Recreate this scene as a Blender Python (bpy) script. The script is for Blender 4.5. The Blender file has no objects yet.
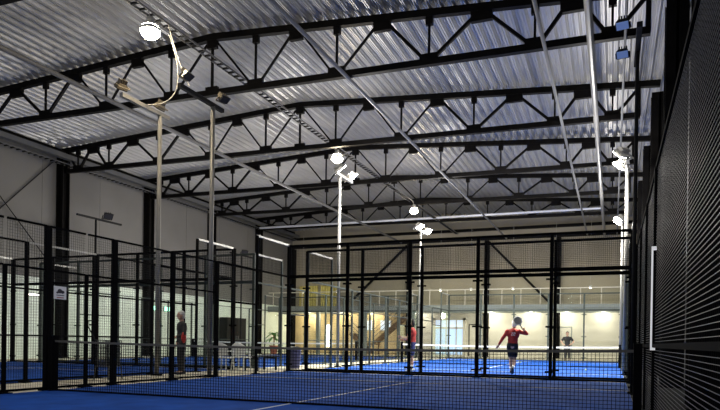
import bpy, math, random
from mathutils import Vector, Matrix
random.seed(7)
sc = bpy.context.scene
col = sc.collection
sin, cos, pi = math.sin, math.cos, math.pi

# ------------------------------------------------------------------ materials
def mat(name, rgb, rough=.6, metal=0., noise=None, emit=None, bump=None, spec=.5):
    m = bpy.data.materials.new(name); m.use_nodes = True
    nt = m.node_tree; b = nt.nodes['Principled BSDF']
    b.inputs['Base Color'].default_value = (*rgb, 1)
    b.inputs['Roughness'].default_value = rough
    b.inputs['Metallic'].default_value = metal
    b.inputs['Specular IOR Level'].default_value = spec
    if noise:                                   # (scale, darkest factor, brightest factor)
        tc = nt.nodes.new('ShaderNodeTexCoord'); n = nt.nodes.new('ShaderNodeTexNoise')
        n.inputs['Scale'].default_value = noise[0]; n.inputs['Detail'].default_value = 5
        r = nt.nodes.new('ShaderNodeValToRGB')
        r.color_ramp.elements[0].position = .3; r.color_ramp.elements[1].position = .7
        r.color_ramp.elements[0].color = (*[c*noise[1] for c in rgb], 1)
        r.color_ramp.elements[1].color = (*[min(1, c*noise[2]) for c in rgb], 1)
        nt.links.new(tc.outputs['Object'], n.inputs['Vector'])
        nt.links.new(n.outputs['Fac'], r.inputs['Fac'])
        nt.links.new(r.outputs['Color'], b.inputs['Base Color'])
        if bump:
            bp = nt.nodes.new('ShaderNodeBump'); bp.inputs['Strength'].default_value = bump
            nt.links.new(n.outputs['Fac'], bp.inputs['Height']); nt.links.new(bp.outputs['Normal'], b.inputs['Normal'])
    if emit:
        b.inputs['Emission Color'].default_value = (*emit[0], 1)
        b.inputs['Emission Strength'].default_value = emit[1]
    return m

def glass_mat(name, tint, refl=.12):
    m = bpy.data.materials.new(name); m.use_nodes = True; nt = m.node_tree
    for n in list(nt.nodes): nt.nodes.remove(n)
    out = nt.nodes.new('ShaderNodeOutputMaterial'); mix = nt.nodes.new('ShaderNodeMixShader')
    tr = nt.nodes.new('ShaderNodeBsdfTransparent'); gl = nt.nodes.new('ShaderNodeBsdfGlossy')
    lw = nt.nodes.new('ShaderNodeLayerWeight'); lw.inputs['Blend'].default_value = refl
    tr.inputs['Color'].default_value = (*tint, 1); gl.inputs['Roughness'].default_value = .02
    gl.inputs['Color'].default_value = (.9, 1, .95, 1)
    mu = nt.nodes.new('ShaderNodeMath'); mu.operation = 'MULTIPLY'; mu.inputs[1].default_value = .45
    nt.links.new(lw.outputs['Fresnel'], mu.inputs[0]); nt.links.new(mu.outputs[0], mix.inputs['Fac'])
    nt.links.new(tr.outputs[0], mix.inputs[1]); nt.links.new(gl.outputs[0], mix.inputs[2])
    nt.links.new(mix.outputs[0], out.inputs['Surface'])
    return m

M = dict(
    black=mat('black_paint', (.008, .008, .009), .5, spec=.2),
    truss=mat('black_truss_paint', (.006, .0055, .0055), .55, noise=(3, .7, 1.3), spec=.06),
    grey_post=mat('grey_green_post', (.045, .055, .05), .6, spec=.2),
    post=mat('black_post_powder_coat', (.004, .004, .0045), .85, spec=.03),
    wire=mat('black_mesh_wire', (.012, .012, .013), .7, spec=.1),
    wire_lit=mat('lit_mesh_wire', (.13, .13, .135), .5, .2),  # grey painted in for light on the level wires; uprights stay black
    silver=mat('galvanised_and_lit_rail', (.30, .30, .29), .4, .4),
    deck=mat('galvanised_roof_deck', (.47, .47, .475), .42, .5, noise=(.35, .78, 1.1)),
    pipe=mat('galvanised_pipe', (.15, .155, .165), .5, .2),
    dull_pipe=mat('dull_grey_pipe', (.13, .13, .13), .6, .2),
    pale_pipe=mat('pale_duct', (.20, .20, .20), .45, .2), bright_pipe=mat('bright_tube', (.62, .64, .70), .35, .2),
    polem=mat('galvanised_light_pole', (.21, .205, .195), .5, .2),
    white_pole=mat('white_light_pole', (.17, .17, .166), .4),
    wall=mat('grey_wall_panel', (.155, .15, .142), .8, noise=(.4, .9, 1.08)),
    wall_low=mat('pale_green_wall', (.72, .80, .72), .6, noise=(.6, .9, 1.08)),
    wall_back=mat('beige_wall_panel', (.33, .295, .225), .8, noise=(.4, .9, 1.08)),
    wall_dark=mat('black_curtain_and_floor_shade', (.010, .010, .011), .9),
    wall_right=mat('dark_grey_wall_panel', (.15, .155, .165), .7),
    white_wall=mat('white_plaster', (.70, .66, .56), .8, noise=(.8, .94, 1.04)),
    warm_wall=mat('warm_cream_wall', (.70, .55, .32), .8, noise=(1.0, .85, 1.1)),
    gold=mat('ochre_curtain', (.48, .40, .12), .8, noise=(2.5, .6, 1.2)),
    slab=mat('grey_slab_edge', (.26, .29, .28), .7),
    floor=mat('beige_concrete', (.56, .52, .42), .75, noise=(2, .85, 1.1)),
    turf=mat('blue_artificial_turf', (.009, .066, .33), .9, noise=(2.2, .72, 1.2), bump=.15, spec=.1),
    line=mat('white_court_line', (.62, .64, .68), .9),
    tape=mat('net_tape', (.105, .097, .082), .8),
    white_tape=mat('white_net_tape', (.8, .8, .78), .7),
    net=mat('black_net_cord', (.006, .006, .007), .9, spec=.05),
    lamp=mat('lit_floodlight_lens', (1, 1, 1), .3, emit=((1, .96, .88), 60)),
    bay=mat('lit_high_bay_lens', (1, 1, 1), .3, emit=((1, .88, .62), 70)),
    blue_lens=mat('unlit_lens_reflection', (.20, .30, .62), .25, emit=((.25, .40, .9), .22)),  # blue tone and glow stand in for reflections in unlit glass
    fixture=mat('black_floodlight_body', (.012, .012, .013), .6, spec=.1),
    dark_lens=mat('unlit_dark_lens', (.03, .03, .035), .7, spec=.1), brass_body=mat('dull_brass_floodlight_body', (.13, .11, .08), .45, .3),
    fixture_lit=mat('grey_floodlight_body', (.40, .39, .36), .4),
    cable=mat('white_cable', (.40, .38, .34), .5),
    exit=mat('green_exit_sign', (.5, .9, .7), .5, emit=((.35, 1, .7), 3.5)),
    white_em=mat('white_tube_light', (1, 1, 1), .4, emit=((1, .98, .92), 4)),
    white_bar=mat('gate_edge_glow', (.85, .85, .85), .3, emit=((1, 1, 1), .45)),  # glow put in for lamp light on the gate edge
    red=mat('red_sign', (.55, .03, .03), .5),
    day=mat('daylit_pane', (.5, .65, .9), .3, emit=((.50, .68, 1.0), .75)),
    day2=mat('daylit_small_pane', (.6, .7, .9), .3, emit=((.70, .80, 1.0), .8)),
    sign=mat('white_sign_board', (.75, .74, .72), .5),
    ink=mat('dark_sign_ink', (.04, .035, .05), .6),
    redink=mat('red_sign_ink', (.35, .08, .06), .6),
    plastic=mat('white_plastic', (.72, .72, .70), .4),
    wood=mat('brown_stair_wood', (.20, .12, .06), .6),
    leaf=mat('green_leaf', (.10, .30, .06), .5, noise=(6, .7, 1.5)),
    terracotta=mat('terracotta_pot', (.40, .13, .09), .7),
    navy=mat('navy_plastic', (.03, .03, .09), .5),
    ball=mat('yellow_ball_felt', (.70, .80, .30), .9),
    skin=mat('skin', (.55, .33, .24), .55), hair_dark=mat('dark_hair', (.02, .015, .012), .6),
    hair_grey=mat('grey_hair', (.55, .55, .55), .7), cap=mat('white_cap', (.75, .75, .74), .7),
    shirt_red=mat('red_shirt', (.42, .028, .025), .75, noise=(9, .85, 1.1)),
    shirt_black=mat('black_shirt', (.015, .015, .018), .8), shorts_black=mat('black_shorts', (.012, .011, .013), .8),
    shorts_navy=mat('navy_shorts', (.02, .03, .14), .8), shoe=mat('dark_shoe', (.03, .03, .035), .6),
    shoe_white=mat('white_shoe', (.7, .7, .7), .6), sock=mat('white_sock', (.75, .75, .73), .8),
    jacket=mat('grey_jacket', (.40, .40, .40), .8), dark_cloth=mat('charcoal_cloth', (.03, .03, .035), .8),
    racket=mat('white_racket_rim', (.8, .8, .8), .4), racket_face=mat('pale_racket_face', (.36, .32, .27), .5),
    mouth=mat('lips', (.35, .12, .10), .6), eye=mat('dark_eye', (.02, .02, .02), .3),
    basket=mat('grey_basket_wire', (.09, .09, .085), .5, .3),
    glass=glass_mat('clear_green_glass', (.982, .99, .98), .05),
    rail_glass=glass_mat('railing_glass', (.97, .985, .98), .06),
)

# ------------------------------------------------------------------ mesh builder
class MB:
    def __init__(s): s.v = []; s.f = []; s.m = []; s.cur = 0
    def add(s, vs, fs):
        n = len(s.v); s.v += [tuple(p) for p in vs]; s.f += [tuple(n+i for i in f) for f in fs]; s.m += [s.cur]*len(fs)
        return s
    def box(s, x0, x1, y0, y1, z0, z1):
        x0, x1 = min(x0, x1), max(x0, x1); y0, y1 = min(y0, y1), max(y0, y1); z0, z1 = min(z0, z1), max(z0, z1)
        return s.add([(x0,y0,z0),(x1,y0,z0),(x1,y1,z0),(x0,y1,z0),(x0,y0,z1),(x1,y0,z1),(x1,y1,z1),(x0,y1,z1)],
                     [(0,3,2,1),(4,5,6,7),(0,1,5,4),(1,2,6,5),(2,3,7,6),(3,0,4,7)])
    def bar(s, p, q, w, h, up=(0,0,1), caps=True):          # rectangular bar
        p, q = Vector(p), Vector(q); d = (q-p).normalized(); u = Vector(up)
        if abs(d.dot(u)) > .98: u = Vector((0,1,0))
        r = d.cross(u).normalized(); u = r.cross(d)
        c = [r*w/2+u*h/2, -r*w/2+u*h/2, -r*w/2-u*h/2, r*w/2-u*h/2]
        fs = [(i, i+4, (i+1)%4+4, (i+1)%4) for i in range(4)]
        if caps: fs += [(0,1,2,3), (7,6,5,4)]
        return s.add([p+k for k in c]+[q+k for k in c], fs)
    def tube(s, p, q, r0, r1=None, n=10):
        r1 = r0 if r1 is None else r1
        p, q = Vector(p), Vector(q); d = (q-p).normalized()
        u = Vector((0,0,1)) if abs(d.z) < .9 else Vector((1,0,0))
        a = d.cross(u).normalized(); b = a.cross(d)
        vs = [p+(a*cos(2*pi*i/n)+b*sin(2*pi*i/n))*r0 for i in range(n)]+[q+(a*cos(2*pi*i/n)+b*sin(2*pi*i/n))*r1 for i in range(n)]
        return s.add(vs, [(i, (i+1)%n, (i+1)%n+n, i+n) for i in range(n)]+[tuple(range(n-1,-1,-1)), tuple(range(n,2*n))])
    def path(s, pts, r, n=6):
        for a, b in zip(pts, pts[1:]): s.tube(a, b, r, r, n)
        return s
    def ball(s, c, rx, ry=None, rz=None, n=12, rot=None):
        ry = rx if ry is None else ry; rz = rx if rz is None else rz; m = n//2+1
        vs = []; fs = []
        for j in range(m+1):
            t = pi*j/m
            for i in range(n):
                p = Vector((rx*sin(t)*cos(2*pi*i/n), ry*sin(t)*sin(2*pi*i/n), rz*cos(t)))
                if rot is not None: p = rot @ p
                vs.append(Vector(c)+p)
        for j in range(m):
            for i in range(n): fs.append((j*n+i, (j+1)*n+i, (j+1)*n+(i+1)%n, j*n+(i+1)%n))
        return s.add(vs, fs)
    def cap(s, p, q, r0, r1=None):                          # capsule, closed by two balls
        r1 = r0 if r1 is None else r1
        s.tube(p, q, r0, r1, 14); s.ball(p, r0, n=14); s.ball(q, r1, n=14); return s
    def lathe(s, prof, c, n=16):
        vs = [(c[0]+r*cos(2*pi*i/n), c[1]+r*sin(2*pi*i/n), c[2]+z) for r, z in prof for i in range(n)]
        fs = [(k*n+i, k*n+(i+1)%n, (k+1)*n+(i+1)%n, (k+1)*n+i) for k in range(len(prof)-1) for i in range(n)]
        fs += [tuple(range(n-1,-1,-1)), tuple(range((len(prof)-1)*n, len(prof)*n))]
        return s.add(vs, fs)
    def build(s, name, m, parent=None, smooth=False):
        o0 = wloc(parent); me = bpy.data.meshes.new(name)
        me.from_pydata([(x-o0[0], y-o0[1], z-o0[2]) for x, y, z in s.v], [], s.f)
        for mm in (m if isinstance(m, list) else [m]): me.materials.append(mm)
        if isinstance(m, list): me.polygons.foreach_set('material_index', s.m)
        if smooth: me.polygons.foreach_set('use_smooth', [True]*len(me.polygons))
        me.update()
        o = bpy.data.objects.new(name, me); col.objects.link(o)
        if parent is not None: o.parent = parent
        return o

def wloc(o):
    v = Vector((0,0,0))
    while o is not None: v = v+o.location; o = o.parent
    return v
def tag(o, label=None, cat=None, group=None, kind=None):
    if label: o['label'] = label
    if cat: o['category'] = cat
    if group: o['group'] = group
    if kind: o['kind'] = kind
    return o
def thing(name, label, cat, loc=(0,0,0), group=None):
    o = bpy.data.objects.new(name, None); o.empty_display_size = .1; col.objects.link(o); o.location = loc
    return tag(o, label, cat, group)
def struct(name, mb, m, label=None): return tag(mb.build(name, m), label, None, None, 'structure')
def copy_tree(o, parent=None):
    c = o.copy(); col.objects.link(c); c.parent = parent
    for ch in list(o.children): copy_tree(ch, c)
    return c

# ------------------------------------------------------------------ layout (metres; camera stands at x=0, y=0)
XR, XL = .447, -9.62                 # side fences of the first court
Y0, YN, Y1 = -.66, 8.64, 17.95       # near end, net, far end
Z0, ZN, Z1 = 19.2, 29.2, 39.2        # second court in length
NX0, NX1 = -21.77, -11.70            # the courts to the left
WL, WR, WB = -24.95, 1.75, 47.0      # hall walls
RX = -12.0                           # ridge
def deck_z(x):                       # underside of the roof deck
    return 10.72+(9.80-10.72)*(x-RX)/(.9-RX) if x > RX else 10.72+(10.08-10.72)*(RX-x)/(RX+25)

# ------------------------------------------------------------------ room shell
mb = MB().box(WL, XR-.1, -6, WB+1, -.12, -.02); mb.cur = 1; mb.box(XR-.1, WR, -6, WB+1, -.12, -.02)  # right floor strip coloured black in place of shade
struct('floor', mb, [M['floor'], M['wall_dark']])
mb = MB().box(WL-.2, WL, 2, WB, 3.75, 11); mb.cur = 1; mb.box(WL-.2, WL, 2, WB, -.1, 3.75)
mb.cur = 0
for k in range(12):                  # panel seams stand proud of the wall
    mb.box(WL, WL+.012, 4+3.6*k, 4.03+3.6*k, 3.75, 10)
struct('wall_left', mb, [M['wall'], M['wall_low']])
mb = MB().box(WR, WR+.2, -6, WB, 3.3, 11); mb.cur = 1; mb.box(WR, WR+.2, -6, WB, -.1, 3.3)
struct('wall_right', mb, [M['wall_right'], M['wall_dark']])
mb = MB().box(WL, WR, WB, WB+.2, 3.5, 11)
for k in range(22): mb.box(WL+1.2*k, WL+1.2*k+.02, WB-.012, WB, 3.6, 9.9)
mb.cur = 1; mb.box(-14.9, WR, WB, WB+.2, -.1, 3.5)
mb.cur = 2; mb.box(WL, -14.9, WB, WB+.2, -.1, 3.5)
struct('wall_back', mb, [M['wall_back'], M['white_wall'], M['warm_wall']])
# corrugated deck, ribs run along the hall
prof = []; x = WL-.3; P = .34
while x < WR+.3:
    for dx, dz in ((0,.0),(.035,.0),(.043,.026),(.057,.026),(.065,.0),(.10,.0),(.125,.07),(.135,.072),(.16,.14),(.195,.14),(.207,.112),(.223,.112),(.235,.14),(.275,.14),(.30,.072),(.31,.07)):
        prof.append((x+dx, deck_z(x+dx)+dz))
    x += P
n = len(prof); mb = MB()
mb.add([(a, 1.0, z) for a, z in prof]+[(a, WB+.1, z) for a, z in prof], [(i, i+1, i+1+n, i+n) for i in range(n-1)])
mb.add([(WL-.3,1,11.3),(WR+.3,1,11.3),(WR+.3,WB+.1,11.3),(WL-.3,WB+.1,11.3)], [(0,1,2,3)])
struct('ceiling', mb, M['deck'])

# ------------------------------------------------------------------ trusses
def truss(Y, label, dz=0.):
    t = thing('roof_truss', label, 'truss', (RX, Y, 8.7), 'black roof trusses')
    xa, xb = -24.6, .75
    zb = lambda x: 8.98+(8.68-8.98)*(x-xa)/(xb-xa)+dz
    zt = lambda x: deck_z(x)-.11
    MB().bar((xa,Y,zb(xa)), (xb,Y,zb(xb)), .17, .18).build('bottom_chord', M['truss'], t)
    MB().bar((WL+.1,Y,zt(WL+.1)), (RX,Y,zt(RX)), .18, .2).bar((RX,Y,zt(RX)), (WR-.4,Y,zt(WR-.4)), .18, .2).build('top_chord', M['truss'], t)
    bots = [-.12, -2.0, -4.85, -7.65, -10.4]; bots = bots+[2*RX-b for b in bots]
    tops = [-1.05, -3.4, -6.25, -9.0]; tops = tops+[2*RX-b for b in tops]
    tops.append(RX); bots.sort(); tops.sort()
    ends = [-24.5, .7]
    for b in bots:
        MB().bar((b,Y,zb(b)), (b,Y,zt(b)), .06, .06).build('vertical_web', M['truss'], t)
        MB().box(b-.26, b+.26, Y-.06, Y+.06, zb(b)-.05, zb(b)+.24).build('gusset_plate', M['truss'], t)
        MB().box(b-.10, b+.10, Y-.06, Y+.06, zt(b)-.32, zt(b)).build('gusset_plate', M['truss'], t)
        dw = .06 if abs(b-RX) < 6 else .09
        for a in (max([q for q in tops+ends if q < b]), min([q for q in tops+ends if q > b])):
            s = 1 if a > b else -1
            if a in ends: MB().bar((b+.12*s,Y,zb(b)+.1), (a,Y,zt(a)-.1), .09, .09).build('diagonal_web', M['truss'], t)
            else: MB().bar((b+.15*s,Y,zb(b)+.12), (a-.2*s,Y,zt(a)-.2), dw, dw).build('diagonal_web', M['truss'], t)
    for a in tops: MB().box(a-.17-.014*abs(a-RX), a+.17+.014*abs(a-RX), Y-.07, Y+.07, zt(a)-.36, zt(a)).build('gusset_plate', M['truss'], t)
    MB().bar((RX,Y,zb(RX)), (RX,Y,zt(RX)), .07, .07).build('vertical_web', M['truss'], t)
    MB().box(RX-.22, RX+.22, Y-.06, Y+.06, zb(RX)-.05, zb(RX)+.2).build('gusset_plate', M['truss'], t)
    for e, s in ((xa,1),(xb,-1)):
        MB().bar((e+.05*s,Y,zb(e)), (e+.05*s,Y,zt(e)), .12, .12).build('end_post', M['truss'], t)
TY = (10.6, 17, 23.1, 29.1, 35.1, 41.1)
for Y, lab, dz in zip(TY, (
    'black steel roof truss nearest overhead, only its left end in the top corner',
    'large black steel roof truss crossing behind the glaring yellow lamp',
    'black steel roof truss ending above the first full column on the left wall',
    'black steel roof truss above the second column on the left wall',
    'black steel roof truss just behind the white twin lamps on the middle pole',
    'small far black roof truss close to the back wall behind the long bright tube'), (0, 0, 0, .05, .2, .3)):
    truss(Y, lab, dz)
# wall beam at the gable
tag(MB().box(WL+.02, WR-.02, WB-.25, WB-.02, 8.6, 8.85).box(WL+.02, WR-.02, WB-.25, WB-.02, 9.3, 9.5).build('gable_beam', M['truss']), 'dark twin beam across the top of the back wall', 'beam')
tag(MB().bar((WL+.22,3,9.78), (WL+.22,WB-.3,9.78), .3, .34).build('eave_beam', M['truss']), 'black eave beam along the top of the left wall', 'beam')
tag(MB().bar((WL+.7,3,9.55), (WL+.7,WB-.4,9.55), .3, .22).build('air_duct', M['dull_pipe']), 'pale square duct under the left eave', 'duct')
# ------------------------------------------------------------------ columns and braces
def column(x, y, lab, w=.36, d=.42, h=9.6, grp='black columns on the left wall'):
    m = MB().box(x-w/2, x+w/2, y-d/2, y-d/2+.04, 0, h).box(x-w/2, x+w/2, y+d/2-.04, y+d/2, 0, h).box(x-.03, x+.03, y-d/2, y+d/2, 0, h)
    m.box(x-w/2-.05, x+w/2+.05, y-d/2-.05, y+d/2+.05, -.02, .03)
    tag(m.build('steel_column', M['truss']), lab, 'column', grp)
for y, lab in ((17.0, 'black steel column on the left wall, cut by the left picture edge'), (23.0, 'black steel column on the left wall at the first truss end, behind the fence sign'),
               (29.1, 'black steel column on the left wall just left of the first tall pole'), (35.2, 'black steel column on the left wall right behind the second tall pole'),
               (41.2, 'far black steel column on the left wall, last before the back corner')):
    column(WL+.24, y, lab, .42, .42)
for y, lab in ((11.0, 'black column on the right wall high above the nearest fence mesh'), (17.0, 'black column on the right wall beside the end of the first court'), (23.1, 'black column on the right wall behind the first white lamp pole'),
               (29.1, 'slim looking black column on the right wall behind two others'), (35.1, 'far black column on the right wall near the small far lamp')):
    column(WR-.42, y, lab, .5, .5, 9.3, 'black columns on the right wall')
for xx, lab in ((-25.0+.3, 'dark column in the back left corner of the hall'), (-14.64, 'dark column on the back wall behind the left diagonal brace'), (-8.68, 'dark column on the back wall beside the right diagonal brace'),
                (-3.64, 'dark column on the back wall left of the person in black')):
    column(xx, WB-.27, lab, .34, .34, 8.55, 'dark columns on the back wall')
tag(MB().bar((-14.75,WB-.55,8.4), (-19.2,WB-.55,4.3), .16, .16).build('wall_brace', M['truss']), 'dark diagonal brace on back wall leaning down to the left', 'brace')
tag(MB().bar((-8.5,WB-.55,8.4), (-4.0,WB-.55,3.75), .16, .16).build('wall_brace', M['truss']), 'dark diagonal brace on back wall leaning down to the right', 'brace')
tag(MB().tube((WL+.1,17.4,4.2), (WL+.1,22.6,9.4), .025).build('brace_rod', M['black']), 'thin dark rod rising to the right across the left wall', 'rod')
tag(MB().tube((WL+.18,17.4,9.3), (WL+.18,22.6,4.2), .025).build('brace_rod', M['black']), 'thin dark rod falling to the right across the left wall', 'rod')

# ------------------------------------------------------------------ pipes and trays under the roof
def pipe(x, z, r, name, lab, m, y0=3., y1=WB-.4): tag(MB().tube((x,y0,z), (x,y1,z), r, r, 10).build(name, M[m]), lab, 'pipe')
pipe(-7.25, 8.63, .055, 'conduit_pipe', 'long grey pipe running under the trusses left of the centre', 'pipe')
pipe(-1.72, 8.57, .05, 'conduit_pipe', 'pale grey pipe under the trusses, second from the right', 'pipe')
pipe(-.62, 8.52, .085, 'drain_pipe', 'thick bright pipe under the trusses near the right side', 'pale_pipe')
pipe(.18, 8.56, .035, 'conduit_pipe', 'thin grey pipe under the trusses above the unlit blue lamps', 'pipe')
pipe(-15.3, 8.70, .07, 'conduit_pipe', 'dull grey pipe under the trusses left of the glaring yellow lamp', 'dull_pipe')
tag(MB().tube((WL+.9,40.2,9.17), (-.7,40.2,9.12), .075, .075, 10).build('sprinkler_pipe', M['bright_pipe']), 'long bright tube crossing the hall before the back wall', 'pipe')
def tray(x, z, lab, w=.22):
    m = MB().bar((x-w/2,2,z), (x-w/2,WB-.5,z), .02, .05).bar((x+w/2,2,z), (x+w/2,WB-.5,z), .02, .05)
    y = 2.
    while y < WB-.5: m.cur = 1; m.box(x-w/2, x+w/2, y, y+.05, z-.03, z+.02); y += .3
    tag(m.build('cable_ladder', [M['dull_pipe'], M['black']]), lab, 'cable tray')
tray(-10.9, 9.12, 'ladder shaped cable tray above the row of yellow lamps')
tray(WL+.5, 9.25, 'ladder shaped cable tray along the top of the left wall', .3)

# ------------------------------------------------------------------ high bay lamps
def high_bay(y, lab):
    x, z = -10.7, 8.55
    t = thing('high_bay_lamp', lab, 'lamp', (x, y, z), 'yellow lamps along the cable tray')
    MB().lathe([(.05,.34),(.08,.34),(.10,.22),(.24,.06),(.25,0),(.23,0)], (x,y,z), 18).build('lamp_shade', M['fixture_lit'], t, True)
    MB().ball((x,y,z), .24, .24, .20, 16).build('lamp_lens', M['bay'], t, True)
    MB().tube((x,y,z+.32), (x-.1,y,9.12), .012).build('hanger', M['cable'], t)
for y, lab in ((12.55, 'glaring yellow lamp hung high above the near net post'), (23.94, 'yellow lamp hung from the roof above the white twin lamps'), (34.87, 'small far yellow lamp above the far twin lamps')):
    high_bay(y, lab)

# ------------------------------------------------------------------ floodlight poles
def head(t, c, aim, lens, body='fixture', w=.42, h=.30):
    c = Vector(c); d = (Vector(aim)-c).normalized(); r = d.cross(Vector((0,0,1))).normalized(); u = r.cross(d)
    def hex_(a0, a1, w0, w1):
        vs = [c+d*a+r*sx*ww/2+u*sz*ww/2*h/w for a, ww in ((a0,w0),(a1,w1)) for sx, sz in ((-1,-1),(1,-1),(1,1),(-1,1))]
        return vs, [(0,1,5,4),(1,2,6,5),(2,3,7,6),(3,0,4,7),(3,2,1,0),(4,5,6,7)]
    m = MB(); m.add(*hex_(-.10, .02, w*.7, w))
    for k in (-.3,-.1,.1,.3): m.bar(c-d*.15+r*w*k-u*h*.28, c-d*.15+r*w*k+u*h*.28, .02, .10)      # cooling fins
    m.bar(c+r*w*.53-d*.05, c+r*w*.53-u*h*.75-d*.05, .03, .03).bar(c-r*w*.53-d*.05, c-r*w*.53-u*h*.75-d*.05, .03, .03)
    m.bar(c+r*w*.53-u*h*.75-d*.05, c-r*w*.53-u*h*.75-d*.05, .03, .03)
    f = m.build('floodlight', M[body], t)
    l = MB(); l.add(*hex_(.02, .045, w*.92, w*.88)); l.build('lens', M[lens], f)
def light_pole(x, y, h, lab, heads, pm='polem', arm=(-.75, .75), armm='polem', r=.062):
    t = thing('floodlight_pole', lab, 'light pole', (x, y, 0), 'floodlight poles')
    MB().tube((x,y,.02), (x,y,h), r, r*.9, 14).build('pole', M[pm], t, True)
    MB().box(x-.09, x+.09, y-.12, y+.12, 0 if x > XL and x < XR else -.02, .03).build('base_plate', M['post'], t)
    MB().bar((x,y+arm[0],h+.03), (x,y+arm[1],h+.03), .10, .10).build('crossarm', M[armm], t)
    for (dx, dy, dz, aim, lens, body, *wh) in heads:
        head(t, (x+dx, y+dy, h+.06+dz), aim, lens, body, *wh)
    return t
nc = (-16.5, 14, 0); c1 = (-4.6, 13, 0); c2 = (-4.6, 27, 0); c2b = (-4.6, 32, 0)
light_pole(-11.4, 13.8, 6.98, 'tall grey pole with a pale crossarm, first from the left', [(-.15, -1.3, .22, nc, 'dark_lens', 'brass_body', .30, .20), (-.15, .15, .22, nc, 'dark_lens', 'brass_body', .30, .20)], arm=(-1.45, .35))
light_pole(-9.85, 14.0, 7.10, 'tall grey pole with a black crossarm, second from the left', [(.15, -1.25, .22, c1, 'dark_lens', 'brass_body', .30, .20), (.15, .3, .22, c1, 'dark_lens', 'brass_body', .30, .20)], arm=(-1.4, .45), armm='fixture')
light_pole(-9.85, 22.35, 7.35, 'white lit pole with two glaring lamps in the middle of the hall', [(.1, -.25, .12, c2, 'lamp', 'fixture_lit', .5, .4), (.1, 1.0, .12, c2, 'lamp', 'fixture_lit', .5, .4)], 'white_pole', (-.4, 1.2), 'white_pole')
light_pole(-9.85, 33.4, 7.05, 'white far pole with twin lamps in front of the back wall', [(.1, -.5, .12, c2b, 'lamp', 'fixture_lit', .5, .4), (.1, 1.0, .12, c2b, 'lamp', 'fixture_lit', .5, .4)], 'white_pole', (-.7, 1.2), 'white_pole')
light_pole(.385, 14.0, 6.95, 'black pole with two unlit blue lamps beside the right fence', [(-.30, -.9, .10, (-.9, 6.0, -6), 'blue_lens', 'fixture', .24, .17), (-.28, .55, .16, (-.9, 6.0, -6), 'blue_lens', 'fixture', .24, .17)], 'fixture', (-1.1, .75), 'fixture', .042)
light_pole(.365, 22.4, 6.9, 'white pole with a large glaring double lamp near the right wall', [(-.18, -.35, .18, c2, 'lamp', 'fixture_lit', .5, .4), (-.18, .45, .0, c2, 'lamp', 'fixture_lit', .5, .4)], 'white_pole', (-.6, .7), 'white_pole')
light_pole(.365, 33.4, 6.95, 'white pole with a small far lamp at the right end of back wall', [(-.18, -.2, .1, c2b, 'lamp', 'fixture_lit', .5, .4), (-.18, .5, .1, c2b, 'lamp', 'fixture_lit', .5, .4)], 'white_pole', (-.5, .8), 'white_pole')
light_pole(.62, 3.75, 6.9, 'grey pole right behind the nearest fence mesh', [(-.18, -.4, .18, (-4, 4, 0), 'dark_lens', 'fixture')], 'polem', (-.7, .7), 'fixture', .05)
# slender pole with two dark lamps against the left wall
t = thing('lamp_post', 'thin dark post with a T shaped lamp bar before left wall', 'light pole', (-21.95, 22.3, 0))
MB().tube((-21.95,22.3,0), (-21.95,22.3,6.35), .05, .045).build('pole', M['fixture'], t, True)
MB().bar((-21.95,21.2,6.4), (-21.95,23.9,6.4), .08, .08).build('crossarm', M['fixture'], t)
head(t, (-21.8, 22.9, 6.62), (-16, 20, 0), 'dark_lens')
t = thing('lamp_post', 'thin dark post with a small lamp beyond the second tall pole', 'light pole', (-21.95, 34.5, 0))
MB().tube((-21.95,34.5,0), (-21.95,34.5,6.3), .05, .045).build('pole', M['fixture'], t, True)
MB().bar((-21.95,33.2,6.35), (-21.95,35.8,6.35), .08, .08).build('crossarm', M['fixture'], t)
head(t, (-21.8, 34.6, 6.55), (-16, 30, 0), 'dark_lens')
def sag(p, q, s, n=12):
    p, q = Vector(p), Vector(q)
    return [p.lerp(q, i/n)-Vector((0,0,s*4*(i/n)*(1-i/n))) for i in range(n+1)]
P0, P1, P2 = Vector((-10.72,13.3,8.8)), Vector((-10.2,13.7,7.0)), Vector((-11.36,13.2,7.05))
tag(MB().path([P0*(1-q)**2+P1*2*q*(1-q)+P2*q*q for q in [i/14 for i in range(15)]], .013).build('power_cable', M['cable']), 'white cable looping down to the first pale crossarm', 'cable')
tag(MB().path(sag((-10.75,13.3,9.05), (-9.85,13.0,7.25), .12), .012).build('power_cable', M['cable']), 'white cable hanging down to the black crossarm', 'cable')

# ------------------------------------------------------------------ courts
def turf(x0, x1, y0, yn, y1, svc0, svc1, lab, net=True):
    t = thing('court_turf', lab, 'court surface', ((x0+x1)/2, yn, 0), 'blue padel courts')
    MB().box(x0+.11, x1-.11, y0+.1, y1-.1, -.03, 0).build('turf', M['turf'], t)
    xm = (x0+x1)/2
    for y in (svc0, svc1): MB().box(x0+.12, x1-.12, y-.025, y+.025, 0, .004).build('court_line', M['line'], t)
    MB().box(xm-.025, xm+.025, svc0-.2, svc1+.2, 0, .004).build('court_line', M['line'], t)
turf(XL, XR, Y0, YN, Y1, 2.6, 14.6, 'dark blue artificial turf of the near court with the big net')
turf(XL, XR, Z0, ZN, Z1, 22.25, 36.15, 'bright blue turf of the far court where the players stand')
turf(NX0, NX1, Y0, YN, Y1, 2.6, 14.6, 'blue turf behind the left fence, on the near left court')
turf(NX0, NX1, Z0, ZN, Z1, 22.25, 36.15, 'blue turf of the far left court before the potted palm')

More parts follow.
